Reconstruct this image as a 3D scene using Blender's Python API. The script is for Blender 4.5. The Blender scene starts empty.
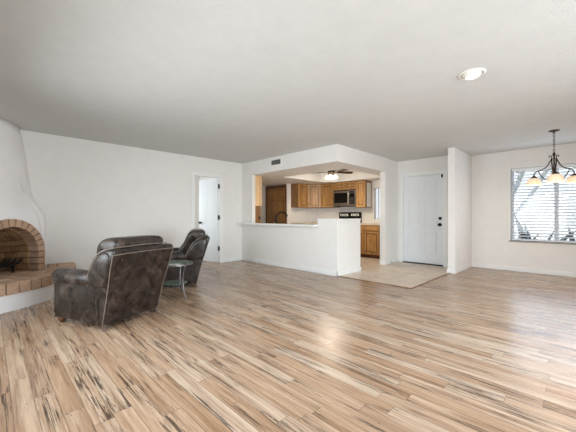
import bpy, bmesh, math, random
from mathutils import Vector, Matrix
random.seed(7)
PI = math.pi
S = bpy.context.scene
COL = S.collection

# ------------------------------------------------------------------ camera
cam_data = bpy.data.cameras.new('camera')
cam_data.sensor_width = 36.0
cam_data.lens = 36.0 * 300 / 576
cam_data.shift_y = 0.0014
cam_data.clip_start = 0.02
cam = bpy.data.objects.new('camera', cam_data)
cam.location = (0, 0, 1.095)
cam.rotation_euler = (PI / 2, 0, math.radians(-45))
COL.objects.link(cam)
S.camera = cam

# ------------------------------------------------------------------ world, sun, daylight, exposure
S.view_settings.view_transform = 'Standard'
S.view_settings.look = 'None'
S.view_settings.gamma = 1
S.view_settings.use_curve_mapping = False
S.view_settings.exposure = -0.08

world = bpy.data.worlds.new('world')
S.world = world
world.use_nodes = True
wn = world.node_tree.nodes
sky = wn.new('ShaderNodeTexSky')
sky.sky_type = 'NISHITA'
sky.sun_disc = False
sky.sun_elevation = math.radians(50)
sky.sun_rotation = math.radians(0)
world.node_tree.links.new(sky.outputs[0], wn['Background'].inputs[0])
wn['Background'].inputs[1].default_value = .6


def lamp(name, kind, loc, energy, color=(1, 1, 1), rot=(0, 0, 0), size=None, size_y=None):
    d = bpy.data.lights.new(name, kind)
    d.energy = energy
    d.color = color
    if kind == 'AREA':
        d.shape = 'RECTANGLE'
        d.size = size
        d.size_y = size_y
    elif kind in ('POINT', 'SPOT') and size:
        d.shadow_soft_size = size
    o = bpy.data.objects.new(name, d)
    o.location = loc
    o.rotation_euler = rot
    COL.objects.link(o)
    return o


sun = lamp('sun', 'SUN', (3, 5, 12), 3.6, (1, .96, .9))
sun.rotation_euler = Vector((.38, -.58, -.72)).to_track_quat('-Z', 'Y').to_euler()
sun.data.angle = 0.01
# daylight coming in at the two big openings behind the camera
a = lamp('daylight_patio', 'AREA', (2.2, -2.05, 1.1), 156, (.87, .94, 1), (PI / 2 - .24, 0, 0), 3.6, 1.8)
a.data.spread = math.radians(145)
a = lamp('daylight_picture_window', 'AREA', (-.40, 2.3, 1.2), 72, (.87, .94, 1), (PI / 2 - .18, 0, -PI / 2), 3.4, 1.5)
a.data.spread = math.radians(132)
a = lamp('daylight_dining', 'AREA', (7.495, .42, 1.34), 12, (.74, .85, 1), (PI / 2, 0, PI / 2), 1.34, 1.42)
lamp('hall_fill', 'AREA', (2.75, 7.6, 1.4), 24, (.88, .95, 1), (PI / 2, 0, -PI / 2), 1.2, 1.4)  # lamp added to brighten the windowless room beyond the door


# ------------------------------------------------------------------ node helpers
def lin(c):
    r = []
    for v in c[:3]:
        v = v / 255.0
        r.append(v / 12.92 if v <= .04045 else ((v + .055) / 1.055) ** 2.4)
    return (r[0], r[1], r[2], 1)


class NT:
    def __init__(self, name):
        self.m = bpy.data.materials.new(name)
        self.m.use_nodes = True
        self.t = self.m.node_tree
        self.b = self.t.nodes['Principled BSDF']

    def n(self, kind, **kw):
        nd = self.t.nodes.new(kind)
        for k, v in kw.items():
            if k in nd.inputs.keys() if isinstance(k, str) else False:
                nd.inputs[k].default_value = v
            else:
                setattr(nd, k, v)
        return nd

    def l(self, a, b):
        self.t.links.new(a, b)

    def math(self, op, a, b=None, c=None):
        nd = self.t.nodes.new('ShaderNodeMath')
        nd.operation = op
        for i, v in enumerate((a, b, c)):
            if v is None:
                continue
            if isinstance(v, (int, float)):
                nd.inputs[i].default_value = v
            else:
                self.l(v, nd.inputs[i])
        return nd.outputs[0]

    def xyz(self, x, y, z):
        nd = self.t.nodes.new('ShaderNodeCombineXYZ')
        for i, v in enumerate((x, y, z)):
            if isinstance(v, (int, float)):
                nd.inputs[i].default_value = v
            else:
                self.l(v, nd.inputs[i])
        return nd.outputs[0]

    def pos(self, coord='Object'):
        if coord == 'World':
            return self.t.nodes.new('ShaderNodeNewGeometry').outputs['Position']
        return self.t.nodes.new('ShaderNodeTexCoord').outputs[coord]

    def mapping(self, vec, scale=(1, 1, 1), loc=(0, 0, 0)):
        nd = self.t.nodes.new('ShaderNodeMapping')
        nd.inputs['Scale'].default_value = scale
        nd.inputs['Location'].default_value = loc
        self.l(vec, nd.inputs['Vector'])
        return nd.outputs[0]

    def noise(self, vec, scale=5, detail=3, rough=.5, dist=0):
        nd = self.t.nodes.new('ShaderNodeTexNoise')
        nd.inputs['Scale'].default_value = scale
        nd.inputs['Detail'].default_value = detail
        nd.inputs['Roughness'].default_value = rough
        nd.inputs['Distortion'].default_value = dist
        self.l(vec, nd.inputs['Vector'])
        return nd.outputs['Fac']

    def ramp(self, fac, stops, interp='LINEAR'):
        nd = self.t.nodes.new('ShaderNodeValToRGB')
        nd.color_ramp.interpolation = interp
        els = nd.color_ramp.elements
        while len(els) < len(stops):
            els.new(.5)
        for e, (p, c) in zip(els, stops):
            e.position = p
            e.color = c
        self.l(fac, nd.inputs[0])
        return nd.outputs[0]

    def mix(self, fac, a, b, blend='MIX'):
        nd = self.t.nodes.new('ShaderNodeMix')
        nd.data_type = 'RGBA'
        nd.blend_type = blend
        for i, v in ((0, fac), (6, a), (7, b)):
            if isinstance(v, (int, float)):
                nd.inputs[i].default_value = v
            elif isinstance(v, tuple):
                nd.inputs[i].default_value = v
            else:
                self.l(v, nd.inputs[i])
        return nd.outputs[2]

    def bump(self, h, strength=.2, dist=.01):
        nd = self.t.nodes.new('ShaderNodeBump')
        nd.inputs['Strength'].default_value = strength
        nd.inputs['Distance'].default_value = dist
        self.l(h, nd.inputs['Height'])
        self.l(nd.outputs[0], self.b.inputs['Normal'])

    def base(self, c):
        if isinstance(c, tuple):
            self.b.inputs['Base Color'].default_value = c
        else:
            self.l(c, self.b.inputs['Base Color'])


def paint(name, rgb, rough=.6, metal=0, var=.05, scale=6, bump=0, bscale=60, spec=None):
    """flat colour with a faint uneven tone"""
    t = NT(name)
    c = lin(rgb)
    p = t.pos()
    f = t.noise(p, scale, 3)
    lo = tuple(v * (1 - var) for v in c[:3]) + (1,)
    hi = tuple(min(1, v * (1 + var)) for v in c[:3]) + (1,)
    t.base(t.ramp(f, [(.3, lo), (.7, hi)]))
    t.b.inputs['Roughness'].default_value = rough
    t.b.inputs['Metallic'].default_value = metal
    if spec is not None:
        t.b.inputs['Specular IOR Level'].default_value = spec
    if bump:
        t.bump(t.noise(p, bscale, 4), bump, .01)
    return t.m


def emit(name, rgb, strength, rough=.4):
    t = NT(name)
    t.base(lin(rgb))
    t.b.inputs['Emission Color'].default_value = lin(rgb)
    t.b.inputs['Emission Strength'].default_value = strength
    t.b.inputs['Roughness'].default_value = rough
    f = t.noise(t.pos(), 8, 2)
    t.base(t.ramp(f, [(.3, tuple(v * .95 for v in lin(rgb)[:3]) + (1,)), (.7, lin(rgb))]))
    return t.m


M = {}
M['wall'] = paint('wall_paint', (233, 229, 224), .75, var=.015, bump=.12, bscale=90, spec=.25)
M['ceiling'] = paint('ceiling_texture', (215, 215, 212), .9, var=.02, bump=.35, bscale=70, spec=.1)
M['white'] = paint('white_trim', (235, 234, 231), .45, var=.01, spec=.3)
M['door'] = paint('white_door_paint', (229, 231, 232), .45, var=.012, spec=.35)
M['plaster'] = paint('white_plaster', (238, 234, 232), .8, var=.03, scale=3, bump=.3, bscale=14, spec=.2)
M['black'] = paint('black_metal', (22, 20, 19), .4, .6, var=.1)
M['iron'] = paint('wrought_iron', (20, 18, 17), .75, .2, var=.2, scale=30)
M['bronze'] = paint('oil_rubbed_bronze', (62, 44, 33), .4, .7, var=.15, scale=20)
M['steel'] = paint('stainless_steel', (168, 158, 146), .33, .9, var=.04, scale=3)
M['blackglass'] = paint('black_glass', (14, 12, 11), .12, var=.05)
M['enamel'] = paint('white_enamel', (228, 226, 222), .3, var=.01)
M['plate'] = paint('white_plastic', (238, 235, 228), .4, var=.01)
M['slot'] = paint('dark_slot', (70, 66, 62), .6, var=.05)
M['grille'] = paint('vent_grille', (150, 147, 142), .5, .2, var=.04)
M['ventfin'] = paint('vent_fin_grey', (96, 95, 92), .5, .2, var=.04)
M['duct'] = paint('dark_duct', (48, 46, 44), .8, var=.05)
M['counter'] = paint('cream_countertop', (220, 204, 182), .35, var=.06, scale=40)
M['slat'] = paint('blind_slat', (238, 240, 242), .45, var=.01)
M['vinyl'] = paint('window_vinyl', (206, 210, 220), .4, var=.01)
M['walnut'] = paint('turned_foot_wood', (96, 62, 38), .35, var=.25, scale=25)
M['footmetal'] = paint('rear_foot_wood', (92, 76, 66), .5, var=.2, scale=30)
M['piping'] = paint('leather_piping', (120, 107, 96), .4, var=.2, scale=30)
M['tablemetal'] = paint('pewter_metal', (118, 112, 112), .35, .7, var=.15, scale=20)
M['ground'] = paint('pale_gravel', (222, 214, 202), .95, var=.1, scale=40)
M['stucco'] = paint('outside_stucco', (226, 216, 204), .9, var=.05)
M['bark'] = paint('tree_bark', (176, 168, 160), .9, var=.25, scale=20)
M['leaf'] = paint('tree_leaf', (96, 118, 82), .7, var=.3, scale=5)
M['agave'] = paint('agave_leaf', (30, 38, 36), .6, var=.3, scale=8)
M['car'] = paint('blue_grey_wall', (120, 136, 168), .5, var=.05)
M['bulb'] = emit('fan_glass_lit', (255, 238, 210), 2.2)
M['shade'] = emit('alabaster_shade_lit', (255, 224, 190), .42)
M['lens'] = emit('lamp_lens_lit', (255, 244, 226), 5.0)
M['fandark'] = paint('fan_blade_walnut', (52, 34, 24), .5, var=.2, scale=10)
M['brass'] = paint('antique_brass', (150, 118, 70), .4, .7, var=.1)


def make_glass(name, tint, rough=0.0, alpha=.12):
    t = NT(name)
    out = t.t.nodes['Material Output']
    tr = t.n('ShaderNodeBsdfTransparent')
    tr.inputs[0].default_value = lin(tint)
    gl = t.n('ShaderNodeBsdfGlossy')
    gl.inputs['Roughness'].default_value = rough
    mx = t.n('ShaderNodeMixShader')
    lw = t.n('ShaderNodeLayerWeight')
    lw.inputs[0].default_value = .25
    f = t.math('MULTIPLY', lw.outputs['Fresnel'], 1.0)
    f = t.math('ADD', f, alpha * .2)
    t.l(f, mx.inputs[0])
    t.l(tr.outputs[0], mx.inputs[1])
    t.l(gl.outputs[0], mx.inputs[2])
    t.l(mx.outputs[0], out.inputs[0])
    return t.m


M['glass'] = make_glass('window_glass', (246, 250, 250))
t = NT('green_glass_top')
t.base(t.ramp(t.noise(t.pos(), 6, 2), [(.3, lin((128, 148, 136))), (.7, lin((152, 168, 156)))]))
t.b.inputs['Roughness'].default_value = .08
t.b.inputs['Transmission Weight'].default_value = .35
M['tableglass'] = t.m


# laminate floor: narrow boards running away to the left
def floor_mat():
    t = NT('rustic_laminate')
    p = t.pos('World')
    sp = t.n('ShaderNodeSeparateXYZ')
    t.l(p, sp.inputs[0])
    X, Y = sp.outputs[0], sp.outputs[1]
    W, L = .098, .93
    sx = t.math('DIVIDE', X, W)
    si = t.math('FLOOR', sx)
    wn1 = t.n('ShaderNodeTexWhiteNoise', noise_dimensions='1D')
    t.l(si, wn1.inputs['W'])
    yy = t.math('ADD', t.math('DIVIDE', Y, L), t.math('MULTIPLY', wn1.outputs['Value'], 7.3))
    pi = t.math('FLOOR', yy)
    wn2 = t.n('ShaderNodeTexWhiteNoise', noise_dimensions='2D')
    t.l(t.xyz(si, pi, 0), wn2.inputs['Vector'])
    r = wn2.outputs['Value']
    rc = t.n('ShaderNodeSeparateColor')
    t.l(wn2.outputs['Color'], rc.inputs[0])
    base = t.ramp(r, [(0, lin((178, 150, 124))), (.2, lin((190, 166, 142))), (.4, lin((197, 174, 151))), (.6, lin((182, 154, 128))),
                      (.8, lin((194, 173, 152))), (1, lin((201, 183, 164)))])
    r50 = t.math('MULTIPLY', rc.outputs[1], 90)
    # broad lengthwise grain
    g1 = t.noise(t.xyz(t.math('MULTIPLY', X, 32), t.math('MULTIPLY', Y, 1.1), r50), 1, 5, .6, .35)
    grain = t.ramp(g1, [(.32, (.60, .53, .48, 1)), (.42, (.9, .87, .84, 1)), (.56, (1, 1, 1, 1)), (.72, (1.05, 1.06, 1.07, 1))])
    c = t.mix(1, base, grain, 'MULTIPLY')
    # long brown heartwood bands
    g5 = t.noise(t.xyz(t.math('MULTIPLY', X, 17), t.math('MULTIPLY', Y, .9), t.math('ADD', r50, 57)), 1, 3, .55, .3)
    c = t.mix(1, c, t.ramp(g5, [(.34, (.74, .67, .61, 1)), (.47, (.94, .92, .90, 1)), (.56, (1.04, 1.04, 1.04, 1))]), 'MULTIPLY')
    # fine pores
    g0 = t.noise(t.xyz(t.math('MULTIPLY', X, 130), t.math('MULTIPLY', Y, 3.5), r50), 1, 3, .6, .2)
    c = t.mix(.75, c, t.ramp(g0, [(.32, (.66, .62, .58, 1)), (.52, (1.04, 1.04, 1.04, 1))]), 'MULTIPLY')
    # dark weathered cracks
    g2 = t.noise(t.xyz(t.math('MULTIPLY', X, 66), t.math('MULTIPLY', Y, 2.2), t.math('ADD', r50, 13)), 1, 6, .72, 1.3)
    g3 = t.noise(t.xyz(t.math('MULTIPLY', X, 13), t.math('MULTIPLY', Y, 1.3), t.math('ADD', r50, 31)), 1, 2)
    crack = t.math('MULTIPLY', t.ramp(g2, [(.5, (0, 0, 0, 1)), (.54, (1, 1, 1, 1))]),
                   t.ramp(g3, [(.5, (0, 0, 0, 1)), (.6, (1, 1, 1, 1))]))
    c = t.mix(t.math('MULTIPLY', crack, .9), c, lin((70, 56, 47)))
    # knots
    g4 = t.noise(t.xyz(t.math('MULTIPLY', X, 19), t.math('MULTIPLY', Y, 9), r50), 1, 4, .65, 1.2)
    c = t.mix(t.math('MULTIPLY', t.ramp(g4, [(.66, (0, 0, 0, 1)), (.72, (1, 1, 1, 1))]), .75), c, lin((62, 48, 40)))
    c = t.mix(1, c, (.93, .895, .865, 1), 'MULTIPLY')
    # joints
    fx = t.math('FRACT', sx)
    fy = t.math('FRACT', yy)
    ex = t.math('MINIMUM', fx, t.math('SUBTRACT', 1, fx))
    ey = t.math('MULTIPLY', t.math('MINIMUM', fy, t.math('SUBTRACT', 1, fy)), L / W)
    j = t.math('LESS_THAN', t.math('MINIMUM', ex, ey), .016)
    c = t.mix(t.math('MULTIPLY', j, .65), c, lin((80, 60, 48)))
    t.base(c)
    t.l(t.math('ADD', .15, t.math('MULTIPLY', g1, .22)), t.b.inputs['Roughness'])
    t.b.inputs['Specular IOR Level'].default_value = .36
    t.bump(t.math('SUBTRACT', g1, t.math('MULTIPLY', j, .8)), .12, .002)
    return t.m


M['floor'] = floor_mat()


def tile_mat():
    t = NT('travertine_tile')
    p = t.pos('World')
    br = t.n('ShaderNodeTexBrick')
    br.offset = .0
    br.inputs['Scale'].default_value = 1
    br.inputs['Brick Width'].default_value = .42
    br.inputs['Row Height'].default_value = .42
    br.inputs['Mortar Size'].default_value = .004
    br.inputs['Color1'].default_value = lin((222, 207, 190))
    br.inputs['Color2'].default_value = lin((210, 193, 174))
    br.inputs['Mortar'].default_value = lin((176, 162, 146))
    t.l(t.mapping(p, (1, 1, 1), (.05, .11, 0)), br.inputs['Vector'])
    n = t.noise(p, 5, 6, .65, 1.2)
    t.base(t.mix(.8, br.outputs[0], t.ramp(n, [(.3, (.74, .7, .66, 1)), (.6, (1.06, 1.05, 1.04, 1))]), 'MULTIPLY'))
    t.b.inputs['Roughness'].default_value = .4
    return t.m


M['tile'] = tile_mat()


def wood_mat(name, dark, mid, light, axis='z', rough=.42):
    t = NT(name)
    p = t.pos('World')
    sc = {'z': (26, 26, 2.2), 'x': (2.2, 26, 26), 'y': (26, 2.2, 26)}[axis]
    g = t.noise(t.mapping(p, sc), 1, 5, .6, .8)
    b = t.noise(t.mapping(p, tuple(v * .22 for v in sc)), 1, 2)
    c = t.ramp(g, [(.25, lin(dark)), (.45, lin(mid)), (.7, lin(light))])
    c = t.mix(.75, c, t.ramp(b, [(.3, (.62, .55, .48, 1)), (.6, (1.1, 1.08, 1.05, 1))]), 'MULTIPLY')
    vo = t.n('ShaderNodeTexVoronoi')
    vo.inputs['Scale'].default_value = 4.2
    t.l(t.mapping(p, (1, 1, .75)), vo.inputs['Vector'])
    k = t.ramp(vo.outputs['Distance'], [(.05, (1, 1, 1, 1)), (.11, (0, 0, 0, 1))])
    c = t.mix(t.math('MULTIPLY', k, .7), c, lin((72, 42, 20)))
    t.base(c)
    t.b.inputs['Roughness'].default_value = rough
    return t.m


M['wood'] = wood_mat('knotty_alder', (142, 98, 54), (178, 134, 82), (204, 166, 112))
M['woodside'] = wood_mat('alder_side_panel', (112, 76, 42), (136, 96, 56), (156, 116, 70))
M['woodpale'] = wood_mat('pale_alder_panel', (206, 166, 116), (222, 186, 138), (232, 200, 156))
M['wooddark'] = wood_mat('dark_alder_door', (120, 80, 40), (156, 112, 60), (180, 138, 82))
M['woodtrim'] = wood_mat('dark_alder_trim', (84, 52, 28), (104, 66, 38), (122, 82, 48))


def leather_mat():
    t = NT('mottled_brown_leather')
    p = t.pos()
    a = t.noise(p, 8.5, 6, .72, .9)
    b = t.noise(p, 38, 4, .6)
    c = t.ramp(a, [(.28, lin((20, 16, 14))), (.44, lin((36, 30, 26))), (.57, lin((58, 48, 42))), (.72, lin((96, 83, 74)))])
    c = t.mix(.5, c, t.ramp(b, [(.35, (.6, .58, .56, 1)), (.65, (1.15, 1.15, 1.15, 1))]), 'MULTIPLY')
    t.base(c)
    t.l(t.math('ADD', .16, t.math('MULTIPLY', a, .3)), t.b.inputs['Roughness'])
    t.b.inputs['Specular IOR Level'].default_value = .42
    t.bump(b, .22, .004)
    return t.m


M['leather'] = leather_mat()


def brick_mat(name, c1, c2, mortar, soot=0.0):
    t = NT(name)
    p = t.pos()
    n = t.noise(p, 7, 5, .65)
    n2 = t.noise(p, 45, 4, .6)
    oi = t.n('ShaderNodeVertexColor')
    oi.layer_name = 'tone'
    c = t.mix(oi.outputs['Color'], lin(c1), lin(c2))
    c = t.mix(.7, c, t.ramp(n, [(.3, (.66, .62, .58, 1)), (.65, (1.12, 1.1, 1.08, 1))]), 'MULTIPLY')
    c = t.mix(.5, c, t.ramp(n2, [(.3, (.7, .68, .66, 1)), (.65, (1.1, 1.1, 1.1, 1))]), 'MULTIPLY')
    t.base(c)
    t.b.inputs['Roughness'].default_value = .9
    t.b.inputs['Specular IOR Level'].default_value = .15
    t.bump(n2, .5, .006)
    return t.m


M['brick'] = brick_mat('tan_brick', (194, 162, 138), (216, 190, 166), None)
M['firebrick'] = brick_mat('firebox_brick', (150, 116, 84), (178, 142, 106), None)
M['mortar'] = paint('brick_mortar', (112, 94, 78), .95, var=.15, scale=20, bump=.4)
M['firemortar'] = paint('sooty_mortar', (76, 60, 48), .95, var=.2, scale=10, bump=.4)
M['soot'] = paint('soot_blackened_brick', (52, 42, 35), .95, var=.35, scale=6)


# ------------------------------------------------------------------ mesh helpers
class MB:
    def __init__(self):
        self.b = bmesh.new()
        self.tone = self.b.loops.layers.color.new('tone')
        self.val = .5
        self.mi = 0

    def _mark(self, faces):
        v = self.val
        for f in faces:
            f.material_index = self.mi
            for lp in f.loops:
                lp[self.tone] = (v, v, v, 1)

    def box(self, x0, x1, y0, y1, z0, z1, bev=0, seg=2, M4=None):
        n0 = set(self.b.faces)
        r = bmesh.ops.create_cube(self.b, size=1)
        vs = r['verts']
        cx, cy, cz = (x0 + x1) / 2, (y0 + y1) / 2, (z0 + z1) / 2
        for v in vs:
            v.co = Vector((cx + v.co.x * abs(x1 - x0), cy + v.co.y * abs(y1 - y0), cz + v.co.z * abs(z1 - z0)))
        if bev:
            es = list({e for v in vs for e in v.link_edges})
            bmesh.ops.bevel(self.b, geom=es, offset=bev, segments=seg, affect='EDGES', profile=.6)
        nf = [f for f in self.b.faces if f not in n0]
        if M4 is not None:
            nv = {v for f in nf for v in f.verts}
            for v in nv:
                v.co = M4 @ v.co
        self._mark(nf)
        return self

    def quad(self, *pts):
        f = self.b.faces.new([self.b.verts.new(p) for p in pts])
        self._mark([f])
        return self

    def loft(self, loops, close=True, cap=True, ring=False):
        vv = [[self.b.verts.new(p) for p in lp] for lp in loops]
        n = len(vv[0])
        fs = []
        rng = range(len(vv)) if ring else range(len(vv) - 1)
        for i in rng:
            a, c = vv[i], vv[(i + 1) % len(vv)]
            for k in range(n if close else n - 1):
                fs.append(self.b.faces.new((a[k], a[(k + 1) % n], c[(k + 1) % n], c[k])))
        if cap and close and not ring:
            fs.append(self.b.faces.new(list(reversed(vv[0]))))
            fs.append(self.b.faces.new(vv[-1]))
        self._mark(fs)
        return self

    def prism(self, pts, axis, a, b):
        """polygon pts (2-D) swept along axis from a to b"""
        def P(p, h):
            return {'x': (h, p[0], p[1]), 'y': (p[0], h, p[1]), 'z': (p[0], p[1], h)}[axis]
        return self.loft([[P(p, a) for p in pts], [P(p, b) for p in pts]])

    def lathe(self, prof, c=(0, 0, 0), seg=24, axis='z'):
        def P(r, h, k):
            an = 2 * PI * k / seg
            p = {'z': (r * math.cos(an), r * math.sin(an), h), 'x': (h, r * math.cos(an), r * math.sin(an)),
                 'y': (r * math.sin(an), h, r * math.cos(an))}[axis]
            return (p[0] + c[0], p[1] + c[1], p[2] + c[2])
        return self.loft([[P(max(r, 1e-4), h, k) for k in range(seg)] for r, h in prof])

    def tube(self, path, r, seg=8):
        path = [Vector(p) for p in path]
        if not isinstance(r, (list, tuple)):
            r = [r] * len(path)
        loops = []
        up = None
        for i, p in enumerate(path):
            d = (path[min(i + 1, len(path) - 1)] - path[max(i - 1, 0)]).normalized()
            if up is None:
                up = Vector((0, 0, 1)) if abs(d.z) < .9 else Vector((1, 0, 0))
            s = d.cross(up).normalized()
            up = s.cross(d).normalized()
            loops.append([p + r[i] * (math.cos(2 * PI * k / seg) * s + math.sin(2 * PI * k / seg) * up) for k in range(seg)])
        return self.loft(loops)

    def ball(self, c, r, sx=1, sy=1, sz=1, u=16, v=10):
        n0 = set(self.b.faces)
        q = bmesh.ops.create_uvsphere(self.b, u_segments=u, v_segments=v, radius=1)
        for w in q['verts']:
            w.co = Vector((c[0] + w.co.x * r * sx, c[1] + w.co.y * r * sy, c[2] + w.co.z * r * sz))
        self._mark([f for f in self.b.faces if f not in n0])
        return self

    def build(self, name, mat, parent=None, smooth=False, sub=0, bevel=0, loc=None, rot=None, normals=True):
        if normals:
            bmesh.ops.recalc_face_normals(self.b, faces=self.b.faces[:])
        me = bpy.data.meshes.new(name)
        self.b.to_mesh(me)
        self.b.free()
        for m in (mat if isinstance(mat, (list, tuple)) else [mat]):
            me.materials.append(m)
        if smooth:
            me.polygons.foreach_set('use_smooth', [True] * len(me.polygons))
        o = bpy.data.objects.new(name, me)
        COL.objects.link(o)
        if smooth == 'auto':
            try:
                me.set_sharp_from_angle(angle=math.radians(40))
            except Exception:
                pass
        if bevel:
            md = o.modifiers.new('bevel', 'BEVEL')
            md.width = bevel
            md.segments = 2
            md.limit_method = 'ANGLE'
        if sub:
            md = o.modifiers.new('subsurf', 'SUBSURF')
            md.levels = sub
            md.render_levels = sub
        if parent:
            o.parent = parent
        if loc is not None:
            o.location = loc
        if rot is not None:
            o.rotation_euler = rot
        return o


def tag(o, label, cat, group=None, kind=None):
    o['label'] = label
    o['category'] = cat
    if group:
        o['group'] = group
    if kind:
        o['kind'] = kind
    return o


def thing(name, label, cat, loc=(0, 0, 0), rz=0, group=None, kind=None):
    o = bpy.data.objects.new(name, None)
    o.empty_display_size = .1
    COL.objects.link(o)
    o.location = loc
    o.rotation_euler = (0, 0, rz)
    return tag(o, label, cat, group, kind)


def struct(name, mb, mat, label, cat, **kw):
    return tag(mb.build(name, mat, **kw), label, cat, kind='structure')


def copy_tree(o, parent=None):
    c = o.copy()
    COL.objects.link(c)
    if parent:
        c.parent = parent
    for ch in list(o.children):
        copy_tree(ch, c)
    return c


def spline(pts, n=8):
    """Catmull-Rom through points"""
    pts = [Vector(p) for p in pts]
    P = [pts[0] * 2 - pts[1]] + pts + [pts[-1] * 2 - pts[-2]]
    out = []
    for i in range(1, len(P) - 2):
        a, b, c, d = P[i - 1], P[i], P[i + 1], P[i + 2]
        for k in range(n):
            s = k / n
            out.append(.5 * (2 * b + (c - a) * s + (2 * a - 5 * b + 4 * c - d) * s * s + (3 * b - a - 3 * c + d) * s ** 3))
    out.append(pts[-1])
    return out


# ------------------------------------------------------------------ room dimensions
H = 2.44          # ceiling
HS = 2.12         # kitchen soffit underside
YL = 6.20         # left wall face
XP = 4.55         # kitchen half wall face
YP = 3.27         # kitchen half wall end / soffit side face
XW = 7.524        # dining window wall face
XD = 7.11         # entry door wall face
YC0, YC1, XC = 1.81, 1.94, 6.353   # entry stub wall
XK = 7.76         # kitchen back wall
YK = 6.57         # kitchen side wall
XB, YB = -.50, -2.20               # walls behind the camera

# ---- floors
m = MB()
m.prism([(XB, YB), (XW + .12, YB), (XW + .12, 1.9), (XP + .02, 1.9), (XP + .02, YL + .12), (XP, 8.4), (XB, 8.4)], 'z', -.1, 0)
struct('floor', m, M['floor'], 'rustic tan wood plank floor of the living and dining area', 'floor')
m = MB()
m.box(XP + .02, XK + .12, 1.9, 8.0, -.1, 0)
struct('floor_entry', m, M['tile'], 'pale stone tile floor by the entry door and into the kitchen', 'floor')
m = MB()
m.box(XP - .0, XP + .035, 1.885, YP, 0, .007, .003)
m.box(XP, XC, 1.885, 1.92, 0, .007, .003)
struct('trim_1', m, M['woodside'], 'narrow strip where wood floor meets the entry tile', 'trim')

# ---- ceilings
m = MB()
m.box(XB - .12, XK + .2, YB - .12, 8.4, H, H + .15)
struct('ceiling', m, M['ceiling'], 'textured off-white flat ceiling', 'ceiling')

m = MB()
m.box(XB - 4.2, XB - .12, -4, 9, H + .02, H + .15)  # added out of view to block sun at the picture window
struct('sun_blocker', m, M['ceiling'], 'unseen slab added to keep sun off the picture window', 'sun blocker')

# ---- left wall with a doorway
DX0, DX1, DZ = 3.25, 3.92, 2.035
m = MB()
m.box(XB, DX0, YL, YL + .12, 0, H)
m.box(DX1, XP + .1, YL, YL + .12, 0, H)
m.box(DX0, DX1, YL, YL + .12, DZ, H)
struct('wall_left', m, M['wall'], 'long off-white wall behind the leather armchairs', 'wall')
# room beyond
m = MB()
m.box(2.3, 2.42, YL + .12, 8.4, 0, H)
m.box(4.53, 4.65, YL + .12, 8.4, 0, H)
m.box(2.42, 4.53, 8.28, 8.4, 0, H)
struct('wall_hall', m, M['wall'], 'white walls of the room beyond the open door', 'wall')

# ---- kitchen half wall, jamb, raised corner
m = MB()
m.box(XP, XP + .1, 5.79, YL, 0, HS)
m.box(XP, XP + .1, 3.735, 5.79, 0, .905)
m.prism([(XP, YP), (5.35, YP), (5.35, YP + .1), (XP + .1, YP + .1), (XP + .1, 3.735), (XP, 3.735)], 'z', 0, 1.035)
struct('wall_partition', m, M['wall'], 'white half wall between living room and kitchen', 'wall')
m = MB()
m.prism([(XP - .012, YP - .012), (5.362, YP - .012), (5.362, YP + .112), (XP + .112, YP + .112), (XP + .112, 3.74), (XP - .012, 3.74)], 'z', 1.035, 1.06)
struct('trim_2', m, M['white'], 'white cap on the raised corner of the half wall', 'trim', bevel=.005)

# ---- soffit ring round the kitchen with a raised tray
m = MB()
m.prism([(XP, YP), (6.64, YP), (6.64, 3.32), (XK, 3.32), (XK, 3.68), (5.38, 3.68), (5.38, 5.55), (XK, 5.55), (XK, 8.0), (XP + .1, 8.0), (XP + .1, YL), (XP, YL)], 'z', HS, H)
m.prism([(7.22, 3.68), (XK, 3.68), (XK, 5.55), (6.9, 5.55), (7.22, 5.2)], 'z', HS, H)
struct('wall_soffit', m, M['wall'], 'white dropped soffit framing the kitchen opening', 'wall')

# ---- kitchen walls
WY0, WY1, WZ0, WZ1 = 4.115, 4.30, 1.03, 1.91
m = MB()
m.box(XK, XK + .12, YP, WY0, 0, H)
m.box(XK, XK + .12, WY1, 8.0, 0, H)
m.box(XK, XK + .12, WY0, WY1, 0, WZ0)
m.box(XK, XK + .12, WY0, WY1, WZ1, H)
struct('wall_kitchen_back', m, M['wall'], 'cream kitchen wall behind range and microwave', 'wall')
m = MB()
m.box(6.53, XK, YK, YK + .12, 0, HS)
m.box(6.53, 6.65, YK + .12, 8.0, 0, HS)
m.box(XP + .1, 6.53, 7.88, 8.0, 0, HS)
struct('wall_kitchen_side', m, M['wall'], 'kitchen side wall around the tall pantry doors', 'wall')
m = MB()
m.box(6.64, XK, YP + .03, YP + .13, 0, H)
m.box(6.40, 6.64, YP, YP + .13, 0, HS)
struct('wall_entry_side', m, M['wall'], 'short wall between kitchen walkway and entry door', 'wall')

# ---- entry door wall and stub wall
EY0, EY1, EZ = 2.245, 3.185, 2.07
m = MB()
m.box(XD, XD + .12, YC1, EY0, 0, H)
m.box(XD, XD + .12, EY1, YP + .03, 0, H)
m.box(XD, XD + .12, EY0, EY1, EZ, H)
struct('wall_entry', m, M['wall'], 'off-white wall around the white entry door', 'wall')
m = MB()
m.box(XC, XW + .12, YC0, YC1, 0, H, .012)
struct('wall_stub', m, M['wall'], 'narrow full-height stub wall right of the entry door', 'wall')

# ---- dining window wall
NY0, NY1, NZ0, NZ1 = -.27, 1.114, .61, 2.07
m = MB()
m.box(XW, XW + .14, YB, NY0, 0, H)
m.box(XW, XW + .14, NY1, YC0, 0, H)
m.box(XW, XW + .14, NY0, NY1, 0, NZ0)
m.box(XW, XW + .14, NY0, NY1, NZ1, H)
struct('wall_right', m, M['wall'], 'off-white dining wall with the wide window', 'wall')

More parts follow.
